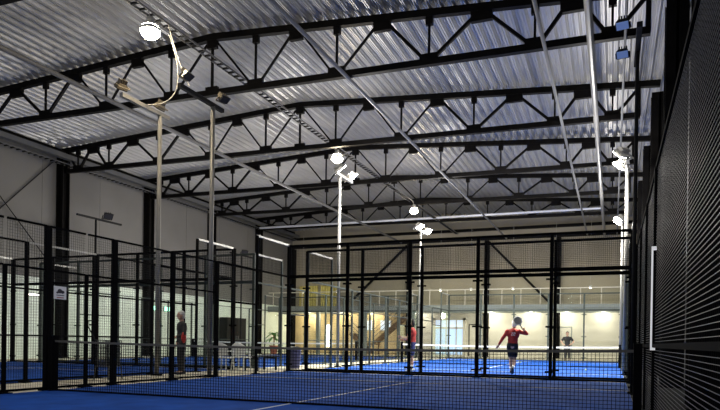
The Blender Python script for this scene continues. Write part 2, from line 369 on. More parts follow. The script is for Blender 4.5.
def wires(m, a, b, z0, z1, pitch, w, vp=None, vw=None):
    """welded mesh between two ground points"""
    a, b = Vector((*a,0)), Vector((*b,0)); L = (b-a).length; d = (b-a)/L
    k = 0; m.cur = 1 if vw else 0; vp = vp or pitch; vw = vw or w
    while k*vp <= L+1e-6:
        p = a+d*k*vp; m.bar((p.x,p.y,z0), (p.x,p.y,z1), vw, vw, caps=False); k += 1
    z = z0; m.cur = 0
    while z <= z1+1e-6:
        m.bar((a.x,a.y,z), (b.x,b.y,z), w, w, caps=False); z += pitch
    return m

def fence(x, ys, lab, zs, pitch=.05, w=.005, thick=(), glass_from=None, rails=(3.0, 2.2), wm='wire', topm='post', silver=(), tall=(), pw=.065, vert=None, rw=.018, pm='post'):
    """side fence along y: posts at ys; bay i between ys[i] and ys[i+1]; tall bays are 4 m with glass"""
    t = thing('side_fence', lab, 'fence', (x, ys[0], 0), 'side fences of the courts')
    n = len(ys)-1
    for i, y in enumerate(ys):
        h = 4. if (i in tall or i-1 in tall) else (2.2 if thick and i < 7 and y not in thick and vert is None else 3.)
        q = pw*1.5 if y in thick else (pw*.55 if thick else pw)
        MB().box(x-pw/2, x+pw/2, y-q/2, y+q/2, 0, h+.01).box(x-.1, x+.1, y-.1, y+.1, -.01, .015).build('post', M[pm], t)
    for i in range(n):
        a, b = ys[i]+.04, ys[i+1]-.04
        if i in tall:
            MB().box(x-.006, x+.006, a, b, .04, 2.98).build('glass_panel', M['glass'], t)
            wires(MB(), (x,a), (x,b), 3.03, 3.97, pitch, w).build('mesh_panel', M[wm], t)
            MB().box(x-.025, x+.025, a, b, 2.98, 3.03).build('rail', M[pm], t)
            MB().box(x-.03, x+.03, a-.04, b+.04, 3.97, 4.03).build('rail', M['silver'], t)
        elif glass_from is not None and i in glass_from:
            MB().box(x-.006, x+.006, a, b, .04, 1.98).build('glass_panel', M['glass'], t)
            wires(MB(), (x,a), (x,b), 2.03, 2.97, pitch, w).build('mesh_panel', M[wm], t)
            MB().box(x-.025, x+.025, a, b, 1.98, 2.03).build('rail', M[pm], t)
            MB().box(x-.03, x+.03, a-.04, b+.04, 2.97, 3.03).build('rail', M[pm if topm == 'post' else topm], t)
        else:
            wires(MB(), (x,a), (x,b), .06, 2.97, pitch, w, *(vert or ())).build('mesh_panel', [M[wm], M['wire']], t)
            for z in rails:
                MB().box(x-rw, x+rw, a, b, z-rw, z+rw).build('rail', M['silver' if z > 2.9 and i in silver else pm], t)
            MB().box(x-.02, x+.02, a, b, .02, .06).build('rail', M[pm], t)
    return t

def end_wall(y, x0, x1, lab, pitch=.05, w=.005, pm='post', silver_top=False, brackets=True):
    t = thing('glass_end_wall', lab, 'glass wall', ((x0+x1)/2, y, 0), 'glass end walls of the courts')
    xs = [x0+(x1-x0)*i/5 for i in range(6)]
    for i, x in enumerate(xs):
        MB().box(x-.045, x+.045, y-.04, y+.04, 0, 4.0).box(x-.11, x+.11, y-.08, y+.08, -.01, .015).build('post', M[pm], t)
        if brackets:
            for z in (.22, 1.45, 2.75):
                MB().box(x-.14, x+.14, y-.055, y-.005, z-.025, z+.025).build('bracket', M[pm], t)
    for i in range(5):
        a, b = xs[i]+.05, xs[i+1]-.05
        MB().box(a, b, y-.006, y+.006, .04, 2.96).build('glass_panel', M['glass'], t)
        wires(MB(), (a,y), (b,y), 3.05, 3.95, pitch, w).build('mesh_panel', M['wire'], t)
    MB().box(x0, x1, y-.03, y+.03, 2.96, 3.06).build('rail', M[pm], t)
    MB().box(x0, x1, y-.03, y+.03, 3.95, 4.02).build('rail', M['silver' if silver_top else pm], t)
    MB().box(x0, x1, y-.03, y+.03, 0, .05).build('rail', M[pm], t)
    return t

ysL = [1.9, 3.9, 5.9, 7.75, 8.63, 9.55, 10.3, 12.17, 13.95, 15.95, 17.86]
fL = fence(XL, ysL, 'long black mesh fence along the left side of the near court', None, thick=(8.63, 10.3, 12.17, 13.95), glass_from=(8,), tall=(9,), pw=.075, w=.0032)
ysR = [0., 2.05, 7.95, 9.95, 11.95, 13.85, 15.95, 17.86]
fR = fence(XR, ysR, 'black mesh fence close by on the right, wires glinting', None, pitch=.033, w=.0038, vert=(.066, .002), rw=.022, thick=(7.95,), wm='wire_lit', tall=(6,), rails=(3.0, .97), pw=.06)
MB().box(XR-.052, XR-.034, 7.84, 7.86, .95, 2.05).box(XR-.052, XR, 7.84, 7.86, 2.05, 2.09).box(XR-.052, XR, 7.84, 7.86, .92, .95).build('lit_gate_edge', M['white_bar'], fR)['label'] = 'white vertical strip glowing as a lit gate edge'
ys2 = [Z0+.06, 21.2, 23.2, 25.2, 27.2, 29.2, 31.2, 33.2, 35.2, 37.2, Z1-.06]
fence(XL, ys2, 'black fence along the left side of the far court', None, .1, .0035, pm='grey_post', glass_from=(1,8), tall=(0,9))
fence(XR, ys2, 'black fence along the right side of the far court', None, .1, .0035, pm='grey_post', glass_from=(1,8), tall=(0,9))
ysn = [5.95, 7.95, 9.95, 11.95, 13.95, 15.93, 17.86]
fence(NX1, ysn, 'mesh fence with one top rail bay toned as catching light facing the near court across the gap', None,   .07, .003, glass_from=(4,), tall=(5,), rails=(3.0, 2.0, 1.0), silver=(2,))  # silver bay paints the light caught by this stretch of rail
fence(NX0, ysn, 'mesh fence at the far side of the left court by left wall', None, .1, .005, glass_from=(4,), tall=(5,), rails=(3.0, 1.0))
fence(NX1, ys2, 'black fence on the near side of the far left court', None, .1, .0035, pm='grey_post', glass_from=(1,8), tall=(0,9), rails=(3.0, 1.0))
fence(NX0, ys2, 'black fence of the far left court nearest to the left wall', None, .1, .0035, pm='grey_post', glass_from=(1,8), tall=(0,9), rails=(3.0, 1.0))
end_wall(Y1, XL, XR, 'large glass end wall of the near court on black posts')
end_wall(Z0, XL, XR, 'glass end wall just behind the near one, at the players end')
end_wall(Z1, XL, XR, 'farthest glass end wall beneath the white gallery railing', .1, .005, 'grey_post')
end_wall(Y1, NX0, NX1, 'glass end wall of the left court by the tall grey poles', .07, .006)
end_wall(Z0, NX0, NX1, 'glass end wall opening the far left court', .1, .005, 'grey_post')
end_wall(Z1, NX0, NX1, 'glass end wall of the far left court before the palm', .1, .005, 'grey_post')

def net(x0, x1, y, lab, tape='tape', pitch=.05, w=.006, h=.9, tp=.036):
    t = thing('court_net', lab, 'net', ((x0+x1)/2, y, 0), 'court nets')
    for x in (x0+.09, x1-.09):
        MB().box(x-.05, x+.05, y-.07, y+.07, 0, 1.0).box(x-.06, x+.06, y-.12, y+.12, 0, .02).build('net_post', M['post'], t)
    a, b = x0+.11, x1-.11; m = MB(); mt = MB(); N = 24
    sagz = lambda x: h-.05*(1-((x-(a+b)/2)/((b-a)/2))**2)
    k = 0
    while a+k*pitch <= b:
        x = a+k*pitch; m.bar((x,y,.01), (x,y,sagz(x)), w, w, caps=False); k += 1
    nz = int(h/pitch)
    for j in range(nz):
        for i in range(N):
            p, q = a+(b-a)*i/N, a+(b-a)*(i+1)/N
            m.bar((p,y,.02+(sagz(p)-.02)*j/nz), (q,y,.02+(sagz(q)-.02)*j/nz), w, w, caps=False)
    m.build('netting', M['net'], t)
    for i in range(N):
        p, q = a+(b-a)*i/N, a+(b-a)*(i+1)/N
        mt.bar((p,y,sagz(p)), (q,y,sagz(q)), .03, tp)
    mt.build('top_tape', M[tape], t)
    MB().box(a, b, y-.012, y+.012, .0, .03).build('bottom_cord', M['net'], t)
net(XL+.06, XR-.06, YN, 'big black net stretched across the near court')
net(XL+.06, XR-.06, ZN, 'net with a white top tape on the far court behind the players', 'white_tape', .08, .006, .88, .07)
net(NX0+.06, NX1-.06, ZN, 'net with a white top tape on the far left court', 'white_tape', .08, .006, .88, .06)

# sign on the left fence
t = thing('fence_sign', 'small white square sign with dark emblem on the left fence', 'sign', (XL+.03, 8.9, 1.62))
MB().box(XL+.03, XL+.042, 8.74, 9.02, 1.68, 1.92).build('board', M['sign'], t)
mb = MB(); X = XL+.043
def ell(m, cy, cz, a, b, n=18): m.add([(X, cy+a*cos(2*pi*i/n), cz+b*sin(2*pi*i/n)) for i in range(n)], [tuple(range(n))])
ell(mb, 8.87, 1.83, .055, .042); ell(mb, 8.93, 1.815, .045, .03); ell(mb, 8.815, 1.80, .03, .02)
mb.add([(X,8.79,1.745),(X,8.97,1.745),(X,8.97,1.76),(X,8.79,1.76)], [(0,1,2,3)])
mb.build('emblem', M['ink'], t)
mb = MB(); mb.add([(X,8.80,1.70),(X,8.96,1.70),(X,8.96,1.718),(X,8.80,1.718)], [(0,1,2,3)]); mb.build('lettering_strip', M['redink'], t)

# ------------------------------------------------------------------ back of the hall: gallery, lounge
GY = 43.0
t = thing('gallery_slab', 'grey gallery floor edge spanning the hall above the lounge', 'gallery', (-12, GY, 3.3))
MB().box(WL+.02, WR-.02, GY, WB-.02, 3.22, 3.55).build('slab', M['slab'], t)
MB().box(WL+.05, WR-.05, GY-.05, GY, 3.18, 3.6).build('edge_beam', M['slab'], t)
t = thing('gallery_railing', 'clear glass railing with thin white handrail along the gallery', 'railing', (-12, GY, 3.6))
MB().box(WL+.1, WR-.1, GY-.03, GY+.02, 4.62, 4.68).build('handrail', M['white_wall'], t)
xx = WL+.5
while xx < WR-.3:
    MB().box(xx-.02, xx+.02, GY-.02, GY+.02, 3.56, 4.62).build('baluster', M['white_wall'], t)
    if xx+1.24 < WR: MB().box(xx+.05, xx+1.2, GY-.006, GY+.006, 3.65, 4.58).build('glass_panel', M['rail_glass'], t)
    xx += 1.25
for k in range(2):
    mb = MB(); xa = -24.1+1.95*k; n = 16
    for j in range(n):
        a = xa+1.7*j/n; b = xa+1.7*(j+1)/n; ya = WB-.3+.05*(j%2); yb = WB-.3+.05*((j+1)%2)
        mb.add([(a,ya,3.56),(b,yb,3.56),(b,yb,5.5),(a,ya,5.5)], [(0,1,2,3)])
    tag(mb.build('curtain', M['gold']), ('ochre curtain on the gallery nearest to the left wall', 'ochre curtain on the gallery, the right one of the pair')[k], 'curtain', 'ochre curtains on the gallery')
for k, xx in enumerate((-22.5, -19.6, -11.5, -9.3, -6.4, -3.6, -1.4)):
    t = thing('gallery_downlight', ('small round lamp over the gallery in front of the ochre curtain, left one', 'small round lamp over the gallery just right of the ochre curtains', 'small round lamp over the gallery above the daylit door',
        'small round lamp over the gallery above the dark framed door', 'small round lamp over the gallery, right above the player in red', 'small round lamp over the gallery above the person in black', 'small round lamp over the gallery, the one nearest to the right fence')[k], 'lamp', (xx, 44.2, 4.9), 'lamps above the gallery')
    MB().lathe([(.04,.16),(.09,.14),(.11,0),(.10,0)], (xx,44.2,4.72)).build('shade', M['plastic'], t)
    MB().ball((xx,44.2,4.73), .08, .08, .03).build('bulb', M['white_em'], t)
    MB().tube((xx,44.2,4.85), (xx,44.2,9.2), .008, .008, 5).build('flex', M['cable'], t)
for xx, lab in zip((-23, -20, -17.5, -13.8, -8.2, -5.4, -3.0, -.6), ('farthest left of the lounge downlights', 'lounge downlight above the bright white light panel', 'lounge downlight above the stairs', 'lounge downlight left of the daylit door',
        'lounge downlight just right of the dark framed door', 'lounge downlight left of the head of player in red', 'lounge downlight above the person in black', 'lounge downlight at the right end of white wall')):
    t = thing('ceiling_downlight', lab, 'lamp', (xx, 46.2, 3.2), 'downlights under the gallery')
    MB().lathe([(.14,.0),(.14,.05),(.0,.05)][:2], (xx,46.2,3.16)).build('rim', M['plastic'], t)
    MB().lathe([(.11,0),(.11,.012)], (xx,46.2,3.15)).build('lens', M['white_em'], t)
# lounge columns
for xx, lab in ((-20.7, 'pale slim column under the gallery beside bright white panel'), (-16.9, 'pale slim column under the gallery left of the stairs'), (-13.2, 'pale slim column under the gallery left of the daylit door')):
    tag(MB().box(xx-.13, xx+.13, GY+.15, GY+.41, -.02, 3.22).build('support_column', M['slab']), lab, 'column', 'slim columns under the gallery')
# daylit door in the back wall
mb = MB().box(-12.75, -12.55, WB-.12, WB, 0, 2.85).box(-10.45, -10.25, WB-.12, WB, 0, 2.85).box(-12.75, -10.25, WB-.12, WB, 2.70, 2.9).box(-12.55, -10.45, WB-.1, WB, 2.05, 2.17).box(-11.75, -11.68, WB-.1, WB, 0, 2.1).box(-10.98, -10.9, WB-.1, WB, 0, 2.7).box(-12.16, -12.1, WB-.1, WB, 0, 2.1)
d1 = struct('door_1', mb, M['white_wall'])
for xa, xb in ((-12.55,-12.16), (-12.1,-11.75), (-11.68,-10.98), (-10.9,-10.45)):
    MB().box(xa, xb, WB-.04, WB-.02, .1, 2.05).build('pane', M['day'], d1)
    MB().box(xa, xb, WB-.04, WB-.02, 2.17, 2.7).build('pane', M['day2'], d1)
mb = MB().box(-3.86, -3.80, WB-.08, WB, 0, 2.25).box(-2.72, -2.66, WB-.08, WB, 0, 2.25).box(-3.86, -2.66, WB-.08, WB, 2.19, 2.25)
d2 = struct('door_2', mb, M['slab']); MB().box(-3.8, -2.72, WB-.05, WB-.01, .01, 2.19).build('leaf', M['white_wall'], d2)
MB().tube((-2.85,WB-.1,1.0), (-2.85,WB-.05,1.0), .02).bar((-2.85,WB-.1,1.0), (-2.98,WB-.1,1.0), .02, .02).build('handle', M['pipe'], d2)
mb = MB().box(-10.0, -9.93, WB-.08, WB, 0, 2.4).box(-9.2, -9.13, WB-.08, WB, 0, 2.4).box(-10, -9.13, WB-.08, WB, 2.33, 2.4)
d3 = struct('door_3', mb, M['black']); MB().box(-9.93, -9.2, WB-.05, WB-.01, .01, 2.33).build('leaf', M['white_wall'], d3)
for i, (xa, xb) in enumerate(((-18.3, -17.75), (-17.0, -16.2))):
    w = struct('window_%d' % (i+1), MB().box(xa-.06, xb+.06, WB-.06, WB-.005, 1.85, 2.72), M['white_wall'])
    MB().box(xa, (xa+xb)/2-.02, WB-.08, WB-.06, 1.92, 2.66).box((xa+xb)/2+.02, xb, WB-.08, WB-.06, 1.92, 2.66).build('pane', M['day2'], w)
tag(MB().box(-21.72, -21.3, WB-.12, WB-.04, .5, 2.3).build('wall_light', M['white_em']), 'tall bright white light panel on the cream wall', 'lamp')
# two flight stair
t = thing('staircase', 'brown stairs with thin diagonal rails under the gallery', 'stairs', (-16.5, 45, 0))
def flight(p, q, n=8):
    p, q = Vector(p), Vector(q)
    for s in (-.45, .45):
        MB().bar(p+Vector((0,s,0)), q+Vector((0,s,0)), .06, .22).build('stringer', M['wood'], t)
    for i in range(n):
        c = p.lerp(q, (i+.5)/n); MB().box(c.x-.15, c.x+.15, c.y-.43, c.y+.43, c.z+.06, c.z+.10).build('tread', M['wood'], t)
    for k in (.45, .75, 1.05):
        MB().tube(p+Vector((0,-.48,k)), q+Vector((0,-.48,k)), .022).build('handrail', M['pipe'], t)
    for i in (0, .5, 1):
        c = p.lerp(q, i); MB().tube(c+Vector((0,-.48,0)), c+Vector((0,-.48,1.05)), .022).build('baluster', M['pipe'], t)
flight((-18.6,44.9,1.6), (-17.0,44.9,.1)); flight((-17.0,45.9,.9), (-14.6,45.9,2.9))
MB().box(-17.5, -16.8, 44.4, 46.4, .75, .85).box(-17.4, -17.3, 45.4, 45.5, 0, .75).box(-17.4,-17.3,46.2,46.3,0,.75).box(-16.95,-16.85,46.2,46.3,0,.75).build('landing', M['wood'], t)
# dark cabinet, palm
t = thing('tall_cabinet', 'wide black cabinet standing against the left wall near the back', 'cabinet', (-24.5, 37.6, 0))
MB().box(-24.85, -24.25, 36.4, 38.8, .08, 2.5).box(-24.8, -24.3, 36.45, 38.75, -.02, .08).build('cabinet_body', M['black'], t)
for ya, yb in ((36.43,37.58), (37.62,38.77)):
    d = MB().box(-24.25, -24.22, ya, yb, .12, 2.46).build('door', M['fixture'], t)
    yc = yb-.1 if ya < 37 else ya+.1
    MB().box(-24.22, -24.18, yc-.02, yc+.02, 1.0, 1.25).build('handle', M['pipe'], d)
PX, PY = -23.45, 41.4
t = thing('potted_palm', 'green potted palm standing in the back left corner', 'plant', (PX, PY, 0))
MB().lathe([(.20,0),(.24,.02),(.32,.55),(.34,.55),(.34,.62),(.28,.62)], (PX,PY,-.02)).build('pot', M['terracotta'], t)
MB().path([(PX,PY,.5), (PX+.03,PY,1.0), (PX,PY,1.4)], .05, 8).build('stem', M['wood'], t)
mb = MB()
for k in range(26):
    a = 2*pi*k/26*2.4; el = random.uniform(-.1, 1.2); L = random.uniform(.65, 1.05); p = Vector((PX,PY,1.1+.35*random.random())); pts = []
    for i in range(7):
        s = i/6; pts.append(p+Vector((cos(a)*cos(el)*L*s, sin(a)*cos(el)*L*s, sin(el)*L*s-.55*s*s)))
    side = Vector((-sin(a), cos(a), 0))
    for i in range(6):
        w0, w1 = .10*sin(pi*(i/6*.9+.08)), .10*sin(pi*((i+1)/6*.9+.08))
        mb.add([pts[i]-side*w0, pts[i]+side*w0, pts[i+1]+side*w1, pts[i+1]-side*w1], [(0,1,2,3)])
mb.build('foliage', M['leaf'], t)
# white chairs in the gap between the courts
def chair(x, y, lab):
    t = thing('plastic_chair', lab, 'chair', (x, y, 0), 'white plastic chairs')
    MB().box(x-.24, x+.24, y-.22, y+.22, .42, .46).build('seat', M['plastic'], t)
    mb = MB(); n = 8
    for i in range(n):
        a0, a1 = -1+2*i/n, -1+2*(i+1)/n
        z = lambda a: .88-.10*a*a
        yy = lambda a: y-.22+.07*a*a
        mb.add([(x+.24*a0,yy(a0),.5),(x+.24*a1,yy(a1),.5),(x+.24*a1,yy(a1),z(a1)),(x+.24*a0,yy(a0),z(a0)),
                (x+.24*a0,yy(a0)-.03,.5),(x+.24*a1,yy(a1)-.03,.5),(x+.24*a1,yy(a1)-.03,z(a1)),(x+.24*a0,yy(a0)-.03,z(a0))],
               [(0,1,2,3),(7,6,5,4),(3,2,6,7),(0,4,5,1)])
    mb.build('backrest', M['plastic'], t)
    for sx in (-1,1):
        for sy in (-1,1): MB().tube((x+.20*sx,y+.18*sy,.43), (x+.23*sx,y+.21*sy,-.02), .022).build('leg', M['plastic'], t)
        MB().box(x+.22*sx-.02, x+.22*sx+.02, y-.2, y+.15, .62, .65).box(x+.22*sx-.02, x+.22*sx+.02, y+.11, y+.15, .44, .63).build('armrest', M['plastic'], t)
chair(-10.75, 16.0, 'white plastic chair in the gap, nearer the fence posts on the left')
chair(-10.75, 16.95, 'white plastic chair in the gap, just before the black cabinet')
# bench
t = thing('bench', 'dark slatted bench in the gap below the palm', 'bench', (-10.7, 18.1, 0))
for k in range(4): MB().box(-11.0+.14*k, -10.9+.14*k, 17.35, 18.85, .42, .46).build('seat_slat', M['black'], t)
for y in (17.5, 18.7):
    for xx in (-10.95, -10.5): MB().box(xx-.03, xx+.03, y-.03, y+.03, -.02, .42).build('leg', M['black'], t)
    MB().box(-10.98, -10.47, y-.03, y+.03, .37, .42).build('crossbar', M['black'], t)
t = thing('waste_bin', 'dark navy waste bin in the gap right of the bench', 'bin', (-10.5, 20.0, 0))
MB().lathe([(.20,0),(.26,.7),(.24,.7),(.19,.03)], (-10.5,20.0,-.02)).build('bin_body', M['navy'], t)
MB().lathe([(.27,0),(.27,.05),(.1,.09)], (-10.5,20.0,.68)).build('bin_lid', M['black'], t)
# ball basket beside the fence
BX, BY = -11.1, 11.72
t = thing('ball_basket', 'grey wire ball basket with thin handle behind the left fence', 'basket', (BX, BY, 0))
mb = MB()
for k in range(9):
    o = -.2+.05*k
    for s in (-.2,.2):
        mb.bar((BX+o,BY+s,.3),(BX+o,BY+s,.92),.012,.012); mb.bar((BX+s,BY+o,.3),(BX+s,BY+o,.92),.012,.012)
    mb.bar((BX+o,BY-.2,.3),(BX+o,BY+.2,.3),.012,.012)
for z in (.3,.45,.6,.75,.92):
    for s in (-.2,.2): mb.bar((BX-.2,BY+s,z),(BX+.2,BY+s,z),.015,.015).bar((BX+s,BY-.2,z),(BX+s,BY+.2,z),.015,.015)
mb.build('wire_basket', M['basket'], t)
for sx in (-1,1):
    for sy in (-1,1): MB().tube((BX+.2*sx,BY+.2*sy,.3), (BX+.22*sx,BY+.22*sy,-.02), .015).build('leg', M['basket'], t)
MB().path([(BX-.2,BY-.2,.9), (BX-.3,BY-.35,1.25), (BX-.28,BY-.36,1.36), (BX-.2,BY-.3,1.38)], .014).build('handle', M['black'], t)
# things on the left wall
def wall_box(name, y0, y1, z0, z1, m, lab, cat, grp=None, d=.1):
    t = thing(name, lab, cat, (WL, (y0+y1)/2, z0), grp)
    MB().box(WL+.005, WL+d, y0, y1, z0, z1).build('housing', M['fixture_lit'] if m != 'red' else M['red'], t)
    MB().box(WL+d, WL+d+.01, y0+.02, y1-.02, z0+.02, z1-.02).build('face', M[m], t)
    return t
wall_box('exit_sign', 29.2, 30.0, 2.62, 2.9, 'exit', 'glowing green exit sign on left wall, left of the first pole base', 'sign', 'green exit signs')
wall_box('exit_sign', 30.7, 31.5, 2.62, 2.9, 'exit', 'glowing green exit sign on left wall, right of the first pole base', 'sign', 'green exit signs')
wall_box('wall_lamp', 21.2, 22.0, 2.86, 2.98, 'white_em', 'white tube lamp on the left wall before the fence sign', 'lamp')
wall_box('alarm_box', 22.05, 22.45, 2.62, 2.84, 'red', 'red alarm box on the left wall beside the tube lamp', 'alarm')
# padel balls
for x, y, lab in ((-8.9, 25.6, 'tiny yellow ball on the far court under the daylit door'), (-7.2, 24.0, 'tiny yellow ball on the far court right of the other by the door'), (-.92, 25.2, 'tiny yellow ball on the far court below the person in black'), (-4.4, 33.5, 'tiny yellow ball by the net of the far court')):
    tag(MB().ball((x,y,.035), .034).build('padel_ball', M['ball'], None, True), lab, 'ball', 'balls on the far court')

# ------------------------------------------------------------------ people
def remesh(mb, name, m, parent, voxel, smooth=4):
    o = mb.build(name, m, parent)
    md = o.modifiers.new('union', 'REMESH'); md.mode = 'VOXEL'; md.voxel_size = voxel; md.use_smooth_shade = True
    ms = o.modifiers.new('soften', 'SMOOTH'); ms.factor = .5; ms.iterations = smooth
    return o
def person(x, y, rz, lab, J, scale=1., shirt='shirt_red', sleeve='long', pants='shorts_black', plen='short', hair='hair_dark', shoes='shoe', cap=False, z=0., socks=False):
    """J holds joints in the figure's own space: x to its right, y forward, z up, height 1.75"""
    t = thing('person', lab, 'person', (x, y, z))
    c, s = cos(rz), sin(rz)
    W = lambda p: Vector((x+scale*(p[0]*c-p[1]*s), y+scale*(p[0]*s+p[1]*c), z+scale*p[2]))
    k = scale; B = MB()
    lerp = lambda a, b, f: tuple(a[i]+(b[i]-a[i])*f for i in range(3))
    pel, chest, neck, hd = J['pelvis'], J['chest'], J['neck'], J['head']
    Rm = Matrix.Rotation(rz+J.get('look', 0), 3, 'Z')
    hipL, hipR = (pel[0]-.09,pel[1],pel[2]-.03), (pel[0]+.09,pel[1],pel[2]-.03)
    shL, shR = (chest[0]-.185,chest[1],chest[2]+.08), (chest[0]+.185,chest[1],chest[2]+.08)
    def ell(m, p, rx, ry, rzz): m.ball(W(p), rx*k, ry*k, rzz*k, 18, Rm)
    ell(B, pel, .165, .115, .13); ell(B, lerp(pel, chest, .45), .145, .105, .16); ell(B, chest, .18, .12, .19)
    B.cap(W(shL), W(shR), .07*k); B.cap(W(chest), W(neck), .075*k, .058*k); B.cap(W(neck), W(hd), .056*k)
    ell(B, (hd[0],hd[1],hd[2]+.03), .076, .095, .105); ell(B, (hd[0],hd[1]+.022,hd[2]-.045), .058, .068, .07)
    L = Matrix.Rotation(J.get('look', 0), 3, 'Z')
    def F(p): q = L @ Vector(p); return (hd[0]+q.x, hd[1]+q.y, hd[2]+q.z)
    B.cap(W(F((0,.088,.02))), W(F((0,.112,-.012))), .010*k, .016*k)
    for sg in (-1,1): B.ball(W(F((.078*sg,-.005,.0))), .014*k, .022*k, .033*k, 10, Rm)
    for sd, sh, hip in ((-1,shL,hipL), (1,shR,hipR)):
        n = 'L' if sd < 0 else 'R'
        el, wr, tip = J['el'+n], J['wr'+n], J['hand'+n]
        B.cap(W(sh), W(el), .055*k, .042*k); B.cap(W(el), W(wr), .043*k, .028*k)
        d = (Vector(tip)-Vector(wr)).normalized(); up = Vector(J.get('palm'+n, (0,1,0))); side = d.cross(up)
        side = side.normalized() if side.length > .05 else Vector((1,0,0)); up = side.cross(d)
        wv = Vector(wr); pm = wv+d*.075
        for f in (-.026,-.009,.009,.026): B.cap(W(wv+d*.015+side*f*.6), W(pm+side*f), .015*k, .013*k)
        curl = J.get('curl'+n, .35)
        for f, ln in ((-.029,.065),(-.010,.082),(.010,.088),(.029,.076)):
            p0 = pm+side*f; a = p0+(d*cos(curl)+up*sin(curl))*ln*.5; b = a+(d*cos(curl*2.2)+up*sin(curl*2.2))*ln*.5
            B.cap(W(p0), W(a), .0098*k, .009*k); B.cap(W(a), W(b), .009*k, .008*k)
        th0 = wv+d*.03+side*.03*1; th1 = th0+(d*.6+side*.75+up*.3).normalized()*.038; th2 = th1+(d*.9+side*.2+up*.4).normalized()*.032
        B.cap(W(th0), W(th1), .013*k, .011*k); B.cap(W(th1), W(th2), .011*k, .009*k)
        kn, an, toe = J['kn'+n], J['an'+n], J['toe'+n]
        B.cap(W(hip), W(kn), .085*k, .055*k); B.cap(W(lerp(kn,an,0)), W(lerp(kn,an,.35)), .053*k, .056*k)
        B.cap(W(lerp(kn,an,.35)), W(an), .056*k, .037*k); B.cap(W(an), W(lerp(an,toe,.6)), .035*k, .03*k)
    remesh(B, 'body', M['skin'], t, .0085*k)
    S = MB()
    ell(S, lerp(pel, chest, .15), .172, .124, .14); ell(S, lerp(pel, chest, .5), .166, .126, .18); ell(S, chest, .198, .138, .20)
    S.cap(W(shL), W(shR), .083*k); S.cap(W(chest), W(lerp(chest,neck,.55)), .09*k, .08*k)
    for sd, sh in ((-1,shL),(1,shR)):
        n = 'L' if sd < 0 else 'R'; el, wr = J['el'+n], J['wr'+n]
        if sleeve == 'long':
            S.cap(W(sh), W(el), .070*k, .056*k); S.tube(W(el), W(lerp(el,wr,.93)), .056*k, .040*k, 14)
        else: S.tube(W(sh), W(lerp(sh,el,.72)), .074*k, .068*k, 14)
    sh_o = remesh(S, 'shirt', M[shirt], t, .014*k, 3)
    Q = MB(); ell(Q, (pel[0],pel[1],pel[2]+.02), .180, .130, .12)
    for sd, hip in ((-1,hipL),(1,hipR)):
        n = 'L' if sd < 0 else 'R'; kn, an = J['kn'+n], J['an'+n]
        if plen == 'short': Q.cap(W(hip), W(lerp(hip,kn,.25)), .10*k, .10*k); Q.tube(W(lerp(hip,kn,.2)), W(lerp(hip,kn,.86)), .10*k, .092*k, 16)
        else: Q.cap(W(hip), W(kn), .10*k, .074*k); Q.cap(W(kn), W(lerp(kn,an,.3)), .074*k, .076*k); Q.tube(W(lerp(kn,an,.3)), W(lerp(kn,an,.97)), .074*k, .058*k, 14)
    remesh(Q, 'shorts' if plen == 'short' else 'trousers', M[pants], t, .014*k, 3)
    for n in 'LR':
        an, toe = Vector(J['an'+n]), Vector(J['toe'+n]); d = (toe-an).normalized()
        Z = MB(); Z.cap(W(an-d*.055-Vector((0,0,.035))), W(an+d*.06-Vector((0,0,.022))), .044*k, .046*k); Z.cap(W(an+d*.06-Vector((0,0,.022))), W(toe), .046*k, .034*k)
        remesh(Z, 'shoe', M[shoes], t, .012*k, 2)
        if socks: MB().tube(W(an+Vector((0,0,.045))), W(lerp(tuple(an), J['kn'+n], .30)), .041*k, .050*k, 12).build('sock', M['sock'], t, True)
    for sg in (-1,1): MB().ball(W(F((.032*sg,.088,.022))), .013*k, .008*k, .008*k, 8, Rm).build('eye', M['eye'], t, True)
    MB().ball(W(F((0,.092,-.062))), .026*k, .008*k, .007*k, 8, Rm).build('mouth', M['mouth'], t, True)
    H = MB()
    H.ball(W(F((0,-.016,.052))), .084*k, .098*k, .095*k, 16, Rm); H.ball(W(F((0,-.045,.0))), .074*k, .07*k, .085*k, 14, Rm)
    if cap: H.ball(W(F((0,.085,.075))), .07*k, .085*k, .014*k, 14, Rm)
    H.build('cap' if cap else 'hair', M[hair], t, True)
    return t, W, sh_o
STAND = dict(pelvis=(0,0,.93), chest=(0,0,1.27), neck=(0,.01,1.47), head=(0,.03,1.60),
    elL=(-.25,-.03,1.08), elR=(.25,-.03,1.08), wrL=(-.26,.06,.85), wrR=(.26,.06,.85), handL=(-.26,.10,.68), handR=(.26,.10,.68),
    knL=(-.10,.02,.50), knR=(.10,.02,.50), anL=(-.11,0,.09), anR=(.11,0,.09), toeL=(-.13,.16,.04), toeR=(.13,.16,.04))
# player seen from behind, stepping, racket raised on the right
J = dict(STAND, chest=(.02,.02,1.28), neck=(.03,.05,1.47), head=(.05,.08,1.60), elL=(-.32,.03,1.13), wrL=(-.44,.08,.93), handL=(-.52,.11,.80),
         elR=(.44,.06,1.30), wrR=(.36,-.01,1.41), handR=(.30,-.03,1.50), curlR=1.1, palmR=(0,-1,0), knL=(-.05,.10,.51), anL=(-.03,.06,.10), toeL=(-.04,.22,.04),
         knR=(.07,.06,.50), anR=(.02,-.20,.16), toeR=(.02,-.12,.03))
t, W, sh_o = person(-2.99, 20.74, 0.12, 'player in red long sleeved shirt and black shorts seen from behind, racket raised', J, 1.0, hair='cap', cap=True, socks=True)
